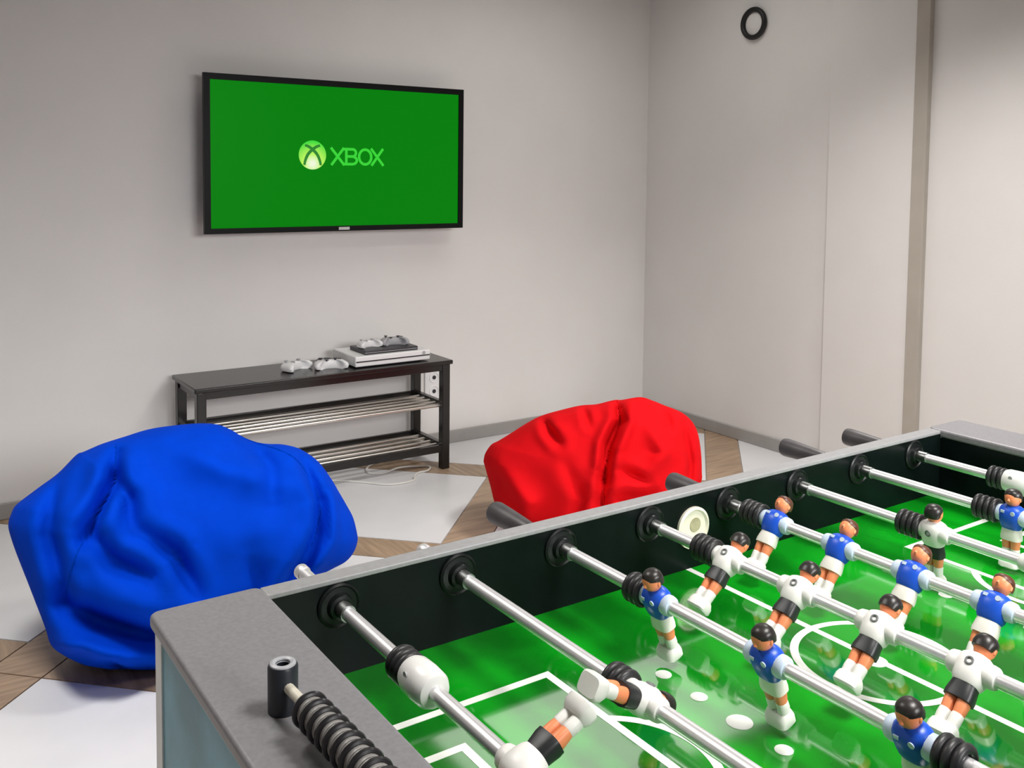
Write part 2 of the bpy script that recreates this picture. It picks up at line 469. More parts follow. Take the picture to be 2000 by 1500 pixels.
def ribbon(pts, w, y0, y1):                   # flat stroke in the xz plane
    mb = MB(); P = [Vector((x, z)) for x, z in pts]
    L, Rr = [], []
    for i, p in enumerate(P):
        d = (P[min(i + 1, len(P) - 1)] - P[max(i - 1, 0)]).normalized()
        nn = Vector((-d.y, d.x)); ww = w[i] if isinstance(w, (list, tuple)) else w
        L.append(p + nn * ww / 2); Rr.append(p - nn * ww / 2)
    vs = [(q.x, y0, q.y) for q in L] + [(q.x, y0, q.y) for q in Rr] + [(q.x, y1, q.y) for q in L] + [(q.x, y1, q.y) for q in Rr]
    n = len(P); fs = []
    for i in range(n - 1):
        fs += [(i, i + 1, n + i + 1, n + i), (2 * n + i, 3 * n + i, 3 * n + i + 1, 2 * n + i + 1)]
        fs += [(i, 2 * n + i, 2 * n + i + 1, i + 1), (n + i, n + i + 1, 3 * n + i + 1, 3 * n + i)]
    fs += [(0, n, 3 * n, 2 * n), (n - 1, 3 * n - 1, 4 * n - 1, 2 * n - 1)]
    return mb.add(vs, fs)
for sg in (1, -1):
    pts = [(LB[0] + sg * a * LB[2], LB[1] + b * LB[2]) for a, b in ((-0.60, -0.70), (-0.52, -0.35), (-0.33, 0.05), (0.0, 0.38), (0.30, 0.58), (0.55, 0.66))]
    pts = [(p.x, p.y) for p in smooth_path([(x, z, 0) for x, z in pts], 6)]
    wd = [1.0 + 0.3 * math.sin(PI * i / (len(pts) - 1)) for i in range(len(pts))]
    ribbon(pts, wd, TVF + 0.46 - 0.01 * sg, TVF + 0.53).build('emblem_stroke', 'screen_dark', scr)
lz0, lz1, sw = 57.6, 65.0, 1.15
def letter(strokes):
    for s in strokes:
        yield s
def build_letter(strokes):
    mb = MB()
    for k, s in enumerate(strokes):
        r = ribbon(s, sw, TVF + 0.5 - 0.003 * k, TVF + 0.6)
        mb.add(r.v, r.f)
    mb.build('letter', 'letter', scr)
def arc(cx, cz, rx, rz, a0, a1, n=20):
    return [(cx + rx * math.cos(math.radians(a0 + (a1 - a0) * i / n)), cz + rz * math.sin(math.radians(a0 + (a1 - a0) * i / n))) for i in range(n + 1)]
zm = (lz0 + lz1) / 2
build_letter([[(73.2, lz1), (79.4, lz0)], [(73.4, lz0), (79.2, lz1)]])
build_letter([[(78.9, lz1 - .5), (83.3, lz1 - .5)], [(80.3, zm + .1), (83.3, zm + .1)], [(79.3, lz0 + .5), (83.3, lz0 + .5)], [(80.3, lz0), (80.3, lz1)],
              arc(83.3, (zm + lz1 - .4) / 2, 1.5, (lz1 - .4 - zm) / 2 - 0.1, -90, 90), arc(83.3, (zm + lz0 + .6) / 2, 1.9, (zm - lz0 - .5) / 2, -90, 90)])
build_letter([arc(89.2, zm, 2.9, 3.2, 0, 360, 40)])
build_letter([[(92.0, lz1), (98.0, lz0)], [(92.2, lz0), (97.8, lz1)]])

# ------------------------------------------------------------------ bench with shoe shelves
BX, BY, BW, BD, BH = 7.9, 264.3, 111.7, 31.4, 48.2
bn = thing('shoe_bench', 'black shoe bench with two metal tube shelves under the television', 'bench', (BX + BW / 2, BY + BD / 2, FLOOR))
bz0 = FLOOR
MB().box(BX, BX + BW, BY, BY + BD, bz0 + BH - 1.8, bz0 + BH).build('seat_top', 'bench', bn, bevel=0.35)
MB().box(BX + 4, BX + BW - 4, BY + 1.2, BY + 3.0, bz0 + BH - 4.6, bz0 + BH - 1.8).build('front_rail', 'bench', bn, bevel=0.2)
MB().box(BX + 4, BX + BW - 4, BY + BD - 3, BY + BD - 1.2, bz0 + BH - 4.6, bz0 + BH - 1.8).build('rear_rail', 'bench', bn, bevel=0.2)
LG = 3.6
for lx in (BX + 1.0, BX + BW - 1.0 - LG):
    for ly in (BY + 0.8, BY + BD - 0.8 - LG):
        MB().box(lx, lx + LG, ly, ly + LG, bz0, bz0 + BH - 1.8).build('leg', 'bench', bn, bevel=0.25)
    MB().box(lx + 0.6, lx + LG - 0.6, BY + 4.4, BY + BD - 4.4, bz0 + BH - 4.8, bz0 + BH - 1.8).build('side_rail', 'bench', bn, bevel=0.2)
for sz, full in ((28.0, False), (9.5, True)):
    for lx in (BX + 1.4, BX + BW - 1.4 - 2.4):
        MB().box(lx, lx + 2.4, BY + 4.4, BY + BD - 4.4, bz0 + sz - 1.4, bz0 + sz + 1.4).build('shelf_side', 'bench', bn, bevel=0.2)
    MB().box(BX + 4, BX + BW - 4, BY + BD - 3.4, BY + BD - 1.8, bz0 + sz - 1.2, bz0 + sz + 1.6).build('shelf_rear_rail', 'bench', bn, bevel=0.2)
    if full:
        MB().box(BX + 4, BX + BW - 4, BY + 1.2, BY + 2.8, bz0 + sz - 1.9, bz0 + sz + 1.3).build('shelf_front_rail', 'bench', bn, bevel=0.2)
    for ty in ((3.6, 8.6, 13.6, 18.6, 23.6) if not full else (7.5, 13, 18.5, 24)):
        MB().lathe([(0.75, 0), (0.75, BW - 4)], (BX + 2, BY + ty, bz0 + sz), 'x', 12).build('shelf_tube', 'tube', bn)

# things on the bench
BT = bz0 + BH
con = thing('game_console', 'white slim game console on the right end of the bench', 'console', (92, 280, BT))
MB().box(75.0, 110.5, 268.5, 291.5, BT + 0.5, BT + 4.9).build('housing', 'white_plastic', con, bevel=0.5)
MB().box(75.4, 110.1, 268.3, 268.6, BT + 2.4, BT + 2.9).build('front_slot', 'dark_plastic', con)
MB().box(78, 107, 271, 289, BT, BT + 0.5).build('foot_pad', 'dark_plastic', con)
MB().lathe([(0.7, 0), (0.7, 0.3)], (107.3, 268.2, BT + 3.8), 'y', 16).build('power_button', 'grey_plastic', con)
box2 = thing('game_case', 'thin black flat case lying on the white console', 'case', (92, 279, BT + 4.9))
MB().box(80.5, 105.5, 270.5, 286.0, BT + 4.9, BT + 6.6).build('case_shell', 'dark_plastic', box2, bevel=0.3)
MB().box(80.45, 105.55, 270.45, 270.9, BT + 5.6, BT + 5.8).build('case_seam', 'grey_plastic', box2)

def controller(label, cx, cy, cz, rot, m, mdark, size=1.0):
    t = thing('game_controller', label, 'controller', (cx, cy, cz), 'game controllers on the bench')
    t.rotation_euler = (0, 0, rot)
    s = size
    mb = MB()
    # body: outline of a gamepad, rounded over
    out = [(-3.2, 2.6), (3.2, 2.6), (5.4, 2.9), (7.0, 1.8), (7.7, -1.2), (7.9, -4.2), (6.9, -5.2), (5.5, -4.6), (4.0, -2.2), (2.0, -1.6), (-2.0, -1.6), (-4.0, -2.2), (-5.5, -4.6), (-6.9, -5.2), (-7.9, -4.2), (-7.7, -1.2), (-7.0, 1.8), (-5.4, 2.9)]
    pts = smooth_path([(x, y, 0) for x, y in out + [out[0]]], 4)[:-1]
    R_ = []
    for z, k in ((0.0, 0.80), (0.5, 0.95), (1.6, 1.0), (2.8, 0.95), (3.6, 0.80), (3.9, 0.55)):
        R_.append([(p.x * k * s, (p.y * k) * s, z * s) for p in pts])
    mb.rings(R_[::-1])
    mb.build('shell', m, t, local=True)
    for (sx, sy) in ((-4.2, 1.0), (2.2, -0.8)):
        st_ = MB().lathe([(0.5 * s, 0), (0.5 * s, 0.8 * s), (0.95 * s, 0.9 * s), (0.95 * s, 1.2 * s), (0.6 * s, 1.25 * s)], (sx * s, sy * s, 3.5 * s), 'z', 14)
        st_.build('thumb_stick', mdark, t, local=True)
    for (bx, by) in ((4.2, 1.7), (4.2, 0.1), (5.0, 0.9), (3.4, 0.9)):
        MB().lathe([(0.4 * s, 0), (0.4 * s, 0.5 * s), (0.25 * s, 0.6 * s)], (bx * s, by * s, 3.5 * s), 'z', 10).build('button', mdark, t, local=True)
    MB().box(-2.9 * s, -0.9 * s, -1.2 * s, -0.5 * s, 3.5 * s, 4.1 * s).box(-2.25 * s, -1.55 * s, -1.9 * s, 0.1 * s, 3.5 * s, 4.1 * s).build('direction_pad', mdark, t, local=True)
    return t
controller('white game controller lying leftmost on the bench top', 53.0, 280.5, BT, 0.5, 'white_plastic', 'grey_plastic', 0.9)
controller('white game controller with dark thumbsticks next to the black one', 67.0, 276.0, BT, -0.2, 'white_plastic', 'dark_plastic', 0.9)
controller('small black game controller behind the white one beside the console', 69.0, 287.5, BT, 0.3, 'dark_plastic', 'grey_plastic', 0.5)
controller('pale grey game controller on the left of the black case', 86.0, 279.5, BT + 6.6, 0.15, 'white_plastic', 'grey_plastic', 0.72)
controller('dark grey game controller on the right of the black case', 98.3, 279.5, BT + 6.6, -0.2, 'grey_plastic', 'dark_plastic', 0.80)

# wall socket and the white power cable
so = thing('wall_outlet', 'white double wall outlet behind the right end of the bench', 'outlet', (130, Y1, -45))
MB().box(125.0, 134.8, Y1 - 1.0, Y1, -52.6, -38.2).build('cover_plate', 'white_plastic', so, bevel=0.4)
for zz in (-42.0, -48.6):
    MB().torus(2.4, 0.28, (129.9, Y1 - 1.0, zz), 'y', 28, 8).build('socket_ring', 'white_plastic', so)
    MB().lathe([(0.95, 0.0), (0.95, -0.25)], (129.9, Y1 - 0.98, zz), 'y', 24).build('socket_well', 'dark_plastic', so)
zc = FLOOR + 0.45
pts = [(130, 297, zc), (118, 293, zc), (108, 288, zc), (95.5, 288, zc + .2), (88, 284, zc), (85, 277, zc), (90, 273, zc), (99, 275, zc + .4), (109, 273, zc), (111.5, 270, zc), (108, 266, zc), (103, 265.5, zc), (99, 261.5, zc), (96.5, 257.5, zc), (90, 256.8, zc), (84, 259, zc), (78, 266, zc), (70, 274, zc), (60, 280, zc)]
tag(MB().tube(smooth_path(pts, 8), 0.42, 8).build('power_cable', 'cable'), 'white power cable coiled loosely on the floor under the bench', 'cable')
pts = [(124, 295, zc), (112, 294, zc), (100, 293, zc + .9), (92, 290, zc + .9), (84, 288, zc), (74, 291, zc), (62, 290, zc)]
tag(MB().tube(smooth_path(pts, 8), 0.35, 8).build('power_cable', 'cable'), 'thin white cable running straight along the wall behind the bench shelf', 'cable')

# round fixture high on the side wall
rf = thing('wall_fixture', 'round black ring fixture high on the side wall', 'wall fixture', (X1, 225.5, 127.5))
MB().torus(6.6, 1.25, (X1 - 1.25, 225.5, 127.6), 'x', 40, 12).build('ring', 'wall_ring', rf)
MB().lathe([(6.0, 0), (6.0, -0.4), (5.0, -0.8), (0.3, -1.0)], (X1, 225.5, 127.6), 'x', 36).build('centre_plate', 'wall', rf)

# ------------------------------------------------------------------ bean bags
def bean_bag(name, label, O, N, U, V, outline, creases, T, TB, m, mseam, cen, seams):
    O, N, U, V = Vector(O), Vector(N), Vector(U), Vector(V)
    t = thing(name, label, 'bean bag', (O.x, O.y, FLOOR))
    ol = smooth_path([(a, b, 0) for a, b in outline + [outline[0]]], 5)[:-1]
    cu, cv = cen
    n = len(ol)
    rnd = random.Random(len(outline))
    ph = [(rnd.uniform(0.03, 0.075), rnd.uniform(0, 2 * PI), rnd.uniform(0, 2 * PI), rnd.uniform(0.1, 0.35)) for _ in range(6)]
    def segd(p, a, b):
        ab = b - a; q = max(0, min(1, (p - a).dot(ab) / max(ab.dot(ab), 1e-6)))
        return (p - a - ab * q).length, q
    def crease(u, v):
        d = 0; p = Vector((u, v))
        for c in creases:
            pts = [Vector(q) for q in c[:-2]]; A, wd = c[-2:]
            best = 1e9; pos = 0
            for i in range(len(pts) - 1):
                dd, q = segd(p, pts[i], pts[i + 1])
                if dd < best: best = dd; pos = (i + q) / (len(pts) - 1)
            fade = 0.35 + 0.65 * math.sin(PI * max(0.02, min(0.98, pos)))
            g = math.exp(-(best / (wd * 0.55)) ** 2) - 0.30 * math.exp(-((best - wd * 1.4) / (wd * 0.7)) ** 2)
            d += A * 2.1 * fade * g
        return d
    def sag(v, rho): return 6.0 * depth(rho) * max(0.0, min(1.0, (12.0 - v) / 32.0))   # the filling settles towards the floor
    def depth(rho): return (1 - rho ** 2.6) ** 0.5
    def P(i, rho, side):
        q = ol[i]
        u = cu + (q.x - cu) * rho; v = cv + (q.y - cv) * rho
        if side > 0:
            dn = -T * depth(rho)
            k = min(1.0, (1 - rho) * 6)
            for fr, a, b, am in ph: dn += am * k * math.sin(2 * PI * fr * (u * math.cos(a) + v * math.sin(a)) + b)
            dn += crease(u, v) * min(1.0, 0.25 + (1 - rho) * 5)
        else:
            dn = TB * depth(rho)
        p = O + U * u + V * v + N * dn
        p.z -= sag(v, rho) if side > 0 else 0.0
        if p.z < FLOOR + 0.15: p.z = FLOOR + 0.15
        return (p.x, p.y, p.z)
    mb = MB(); nr = 46; nb = 16
    vs = [P(0, 0.0, 1)]
    rows = [math.sin(PI / 2 * k / nr) ** 1.0 for k in range(1, nr + 1)]
    for rho in rows:
        for i in range(n): vs.append(P(i, min(rho, 1.0), 1))
    fs = [(0, 1 + i, 1 + (i + 1) % n) for i in range(n)]
    for k in range(nr - 1):
        for i in range(n):
            fs.append((1 + k * n + i, 1 + (k + 1) * n + i, 1 + (k + 1) * n + (i + 1) % n, 1 + k * n + (i + 1) % n))
    base = 1 + (nr - 1) * n
    brow = [math.cos(PI / 2 * k / nb) for k in range(1, nb)]
    prev = base
    for rho in brow:
        st_ = len(vs)
        for i in range(n): vs.append(P(i, rho, -1))
        for i in range(n):
            fs.append((prev + i, st_ + i, st_ + (i + 1) % n, prev + (i + 1) % n))
        prev = st_
    vs.append(P(0, 0.0, -1))
    for i in range(n): fs.append((prev + i, len(vs) - 1, prev + (i + 1) % n))
    mb.add(vs, fs)
    o = mb.build('bag_body', m, t)
    o.data.polygons.foreach_set('use_smooth', [True] * len(o.data.polygons))
    o.data.set_sharp_from_angle(angle=math.radians(180))
    # stitched seams following the surface
    for s in seams:
        path = []
        for q in smooth_path([(a, b, 0) for a, b in s], 10):
            ang = math.atan2(q.y - cv, q.x - cu)
            bi = min(range(n), key=lambda i: abs(math.atan2(math.sin(math.atan2(ol[i].y - cv, ol[i].x - cu) - ang), math.cos(math.atan2(ol[i].y - cv, ol[i].x - cu) - ang))))
            rho = min(0.985, math.hypot(q.x - cu, q.y - cv) / max(1e-3, math.hypot(ol[bi].x - cu, ol[bi].y - cv)))
            dn = -T * depth(rho) + crease(q.x, q.y) * min(1.0, 0.25 + (1 - rho) * 5)
            k = min(1.0, (1 - rho) * 6)
            for fr, a, b, am in ph: dn += am * k * math.sin(2 * PI * fr * (q.x * math.cos(a) + q.y * math.sin(a)) + b)
            p = O + U * q.x + V * q.y + N * dn
            p.z -= sag(q.y, rho)
            if p.z > FLOOR + 0.5: path.append(p)
        if len(path) > 3: MB().tube(path, 0.22, 6).build('seam', mseam, t)
    return t
bean_bag('bean_bag', 'large blue bean bag slumped on the floor before the bench',
    (-20.7, 170.69, -48.82), (0.2512, 0.9015, -0.3523), (0.9633, -0.2685, 0.0), (0.0946, 0.3394, 0.9359),
    [(-44.3, 13.3), (-43.2, 15.1), (-38.4, 18.7), (-33.4, 22.3), (-29.1, 26.7), (-27.1, 27.5), (-22.6, 29.2), (-17.3, 30.6), (-10.6, 32.3), (-3.8, 32.9), (3.1, 33.0), (8.0, 32.3), (11.5, 30.6), (14.3, 28.7), (17.2, 27.0), (21.5, 25.8), (25.8, 25.3), (30.2, 23.9), (33.8, 21.5), (36.6, 18.7), (39.4, 14.4), (41.4, 10.6), (43.4, 6.8), (45.2, 3.0), (46.1, -1.4), (46.1, -3.6), (44.9, -6.3), (42.6, -8.4), (38.9, -9.8), (33.7, -12.0), (25.6, -18.5), (14.4, -26.4), (3.6, -30.1), (-6.7, -29.6), (-17.5, -28.0), (-21.9, -27.1), (-26.8, -25.5), (-31.7, -22.4), (-34.2, -19.8), (-35.3, -16.6), (-36.8, -12.6), (-39.4, -6.0), (-42.1, 0.7), (-44.1, 6.1), (-45.1, 10.1)],
    [[(-18.0, 25.1), (-18.5, 17.5), (-21.7, 11.0), (-24.8, 5.3), 4, 3], [(-17.3, 18.3), (-14.6, 12.8), (-13.8, 5.6), 2.4, 3.5], [(-24.2, 7.3), (-17.7, 0.2), (-9.3, -3.7), 2.2, 3], [(-10.6, 5.2), (-3.3, 0.4), (1.9, -8.3), 2.5, 3], [(30.7, 19.6), (34.2, 8.4), (32.9, 1.4), (27.8, -6.5), (21.6, -14.0), 3.2, 2.6], [(17.1, 25.8), (21.2, 18.2), (20.9, 8.9), 1.8, 4], [(36.2, 11.1), (34.7, -0.2), (28.9, -8.0), 1.6, 2.2], [(-30.8, -7.7), (-22.1, -12.3), (-10.6, -16.6), (-4.1, -17.4), 5, 4.5], [(-18.8, -22.5), (-15.6, -27.6), 2.5, 2], [(-32.7, 19.5), (-33.4, 6.9), (-29.6, -6.5), (-30.2, -9.7), 2.0, 3], [(-33.0, -18.1), (-24.5, -16.7), (-14.4, -20.6), -2.2, 4], [(-5.2, 26.2), (9.9, 17.8), (26.8, 12.0), -1.5, 6], [(15.0, -0.9), (17.6, -9.4), (13.3, -15.7), 1.5, 4]],
    26, 26, 'blue', 'seam_blue', (0, 2), [[(-18.2, 27.5), (-18.6, 18), (-21.7, 11.0), (-25.5, 4), (-29.6, -6.5)], [(14, 28), (28, 20), (34.6, 8.4), (33.2, 1.4), (28, -6.5), (21.6, -14)]])
bean_bag('bean_bag', 'red bean bag slumped on the floor near the room corner',
    (125.92, 174.25, -50.57), (0.6075, 0.7395, -0.2899), (0.7727, -0.6348, 0.0), (0.1841, 0.224, 0.957),
    [(-40.5, -0.6), (-40.0, 2.2), (-37.9, 5.4), (-35.1, 7.0), (-30.4, 10.0), (-24.8, 13.7), (-19.6, 16.5), (-11.7, 19.0), (-5.1, 20.7), (0.6, 21.3), (7.2, 23.1), (10.0, 23.2), (16.6, 24.4), (21.3, 23.2), (25.9, 21.5), (31.5, 19.4), (35.2, 16.4), (37.4, 12.3), (38.5, 5.9), (38.8, -1.3), (38.5, -4.9), (35.0, -12.1), (25.9, -18.7), (7.7, -24.2), (-10.6, -25.5), (-21.8, -23.0), (-29.4, -19.2), (-35.1, -15.8), (-37.7, -8.7)],
    [[(7.9, 23.7), (9.1, 15.0), (4.9, 6.9), (3.8, -2.6), 5, 2.6], [(-20.0, 16.8), (-15.6, 10.5), (-12.2, 7.4), 2.4, 2.4], [(-4.5, 21.1), (-2.1, 13.3), 1.8, 2], [(24.4, 22.0), (26.3, 13.2), 1.4, 2.2], [(3.7, -1.7), (2.8, -9.8), (4.4, -17.8), 2.6, 3], [(6.6, -7.9), (20.4, -6.5), 2.0, 2.2], [(9.3, 0.3), (18.6, -2.9), 1.4, 2.2], [(31.5, 14.8), (34.2, 2.2), (33.2, -6.9), 1.8, 2.5], [(-32.9, -0.3), (-22.2, -10.8), (-23.7, -19.9), -1.5, 5], [(18.5, 12.6), (24.1, 5.4), (18.6, -0.2), -1.6, 4], [(-9.4, 0.6), (-3.6, -8.3), (-7.1, -17.4), 1.2, 3]],
    24, 24, 'red', 'seam_red', (0, 0), [[(8.0, 22.5), (9.1, 15.0), (4.9, 6.9), (3.8, -2.6), (4.4, -17.8)]])

# ------------------------------------------------------------------ football table
HW = 10.9                                     # top of the side walls above the field
HR = 7.92                                     # rod height
FW = 60.2                                     # field width (y = 0 far wall .. -FW near wall)
FX = 60.4
tb = thing('foosball_table', 'large table football game with green field and grey rim', 'foosball table', (0, -FW / 2, FLOOR))
MB().box(-FX, FX, -FW, 0, -1.2, 0.0).build('playing_field', 'field', tb)
MB().box(-70.6, 69.0, -FW - 1.9, 1.9, -18, -1.2).build('cabinet_body', 'side_black', tb)
for y0, y1 in ((0, 1.9), (-FW - 1.9, -FW)):
    MB().box(-FX, FX, y0, y1, -1.2, HW - 0.6).build('side_wall', 'side_black', tb)
    a, b = (y0, y1 + 0.4) if y0 == 0 else (y0 - 0.4, y1)
    MB().box(-FX, FX, a, b, HW - 0.6, HW).build('side_rim', 'rim_grey', tb, bevel=0.15)
# end walls with a goal opening each, then the broad end caps
def rrect(x0, x1, y0, y1, r, n=6):
    pts = []
    for cx, cy, a0 in ((x1 - r, y1 - r, 0), (x0 + r, y1 - r, 90), (x0 + r, y0 + r, 180), (x1 - r, y0 + r, 270)):
        for k in range(n + 1):
            a = math.radians(a0 + 90 * k / n); pts.append((cx + r * math.cos(a), cy + r * math.sin(a)))
    return pts
for sg, xo in ((-1, 71.7), (1, 70.3)):
    xi = FX
    def X(a, b): return (min(sg * a, sg * b), max(sg * a, sg * b))
    xa, xb = X(xi, xi + 1.8)
    MB().box(xa, xb, -FW / 2 + 10, 0, -1.2, HW - 1.2).box(xa, xb, -FW, -FW / 2 - 10, -1.2, HW - 1.2).box(xa, xb, -FW / 2 - 10, -FW / 2 + 10, 7, HW - 1.2).build('end_wall', 'side_black', tb)
    xa, xb = X(xi + 1.8, xo - 1.2)
    MB().box(xa, xb, -FW / 2 - 11, -FW / 2 + 11, -1.2, 0).build('goal_floor', 'side_black', tb)
    xa, xb = X(xi - 0.1, xo)
    MB().prism(rrect(xa, xb, -FW - 2.5, 2.5, 1.1), HW - 1.2, HW + 0.12).build('end_cap', 'cap_grey', tb, bevel=0.35)
    xa, xb = X(xo - 1.2, xo - 0.7)
    ep = MB().box(xa, xb, -FW + 0.3, -0.3, -18, HW - 1.2).build('end_panel', 'panel_blue', tb)
    for yy in (-FW - 1.9, -0.3):
        xa, xb = X(xo - 1.3, xo - 0.55)
        MB().box(xa, xb, yy, yy + 2.2, -18, HW - 1.2).build('panel_edge', 'panel_white', tb)
    xa, xb = X(xo - 12, xo - 3.5)
    for yy in (-FW, -8.5):
        MB().loft([(FLOOR, (xa + xb) / 2, yy + 4.2, 3.6, 3.6, 8), (-18, (xa + xb) / 2, yy + 4.2, 4.3, 4.3, 8)], 24).build('table_leg', 'side_black', tb)
# rod bearings on both long walls
RODX = [-52.5 + 15 * i for i in range(8)]
for x in RODX:
    for yy, sg in ((0, -1), (-FW, 1)):
        bb = MB()
        bb.lathe([(2.45, 0), (2.45, sg * 0.25), (2.25, sg * 0.4), (2.05, sg * 0.25), (1.5, sg * 0.35), (1.3, sg * 0.9), (0.95, sg * 1.0), (0.95, 0)], (x, yy, HR), 'y', 28)
        bb.build('rod_bearing', 'bearing', tb)
# ball entry cup in the far wall
MB().lathe([(2.95, 0), (2.95, -0.35), (2.6, -0.5), (2.35, -0.2), (1.6, -0.05), (0.3, -0.02)], (0.6, 0, 5.8), 'y', 36).build('ball_cup', 'cup', tb)
MB().lathe([(1.0, 0), (1.0, -0.12)], (1.1, -0.03, 6.1), 'y', 20).build('ball_cup_button', 'brass', tb)

# painted lines
LZ = 0.03
def strip(x0, y0, x1, y1, w=0.95):
    d = Vector((x1 - x0, y1 - y0)).normalized(); nn = Vector((-d.y, d.x)) * w / 2
    MB().prism([(x0 - nn.x, y0 - nn.y), (x1 - nn.x, y1 - nn.y), (x1 + nn.x, y1 + nn.y), (x0 + nn.x, y0 + nn.y)][::1], 0.0, LZ).build('field_line', 'line', tb)
def ring(cx, cy, r, a0, a1, w=0.95, n=64):
    mb = MB(); vs = []; fs = []
    for i in range(n + 1):
        a = math.radians(a0 + (a1 - a0) * i / n)
        for rr, z in ((r - w / 2, LZ + .004), (r + w / 2, LZ + .004)):
            vs.append((cx + rr * math.cos(a), cy + rr * math.sin(a), z))
    for i in range(n): fs.append((2 * i, 2 * i + 1, 2 * i + 3, 2 * i + 2))
    mb.add(vs, fs); mb.build('field_line', 'line', tb)
def spot(cx, cy, r):
    MB().lathe([(r, 0.0), (r, LZ + .008)], (cx, cy, 0), 'z', 28).build('field_spot', 'line', tb)
CYF = -FW / 2
strip(0, -0.02, 0, -FW + 0.02)
ring(0, CYF, 9.1, 0, 360, n=96)
spot(-0.4, CYF, 1.35)
for sg in (-1, 1):
    xb, xs_ = sg * 33.3, sg * 47.9
    strip(xb, -12.1 + .475, xb, -FW + 12.1 - .475); strip(xb + sg * .475, -12.1, sg * FX, -12.1); strip(xb + sg * .475, -FW + 12.1, sg * FX, -FW + 12.1)
    strip(xs_, -18.5 + .475, xs_, -FW + 18.5 - .475); strip(xs_ + sg * .475, -18.5, sg * FX, -18.5); strip(xs_ + sg * .475, -FW + 18.5, sg * FX, -FW + 18.5)
    c = sg * 38.0
    a = math.degrees(math.acos(4.7 / 9.1))
    if sg < 0: ring(c, CYF, 9.1, -a, a)
    else: ring(c, CYF, 9.1, 180 - a, 180 + a)
    for k, yy in enumerate((CYF + 11, CYF + 5.6, CYF, CYF - 5.6, CYF - 11)):
        spot(sg * 22.6, yy, 1.35 if k == 2 else 0.9)

# score counters on the end caps
for sg in (-1, 1):
    zt = HW + 0.12
    x = sg * 66.9
    for (px, py) in ((x, -21.4), (x - sg * 0.9, -41.5)):
        po = MB().lathe([(1.22, 0), (1.22, 3.7), (1.1, 3.9), (0.55, 3.9), (0.5, 3.2), (0.1, 3.2)], (px, py, zt), 'z', 28).build('counter_post', 'post', tb)
        MB().torus(0.82, 0.30, (px, py, zt + 3.78), 'z', 28, 8).build('post_rim', 'post_rim', po)
    a = Vector((x, -21.4, zt + 2.35)); b = Vector((x - sg * 0.9, -41.5, zt + 2.35))
    MB().tube([a, b], 0.42, 10).build('counter_wire', 'cup', tb)
    d = (b - a).normalized()
    for k in range(10):
        c = a + d * (5.1 + 1.28 * k)
        bd = MB().lathe([(0.5, -0.62), (1.15, -0.60), (1.15, 0.60), (0.5, 0.62)], c, 'y', 24).build('score_bead', 'bead_grey', tb)
        MB().torus(1.24, 0.24, (c.x, c.y, c.z), 'y', 28, 8).build('bead_rim', 'bead', bd)

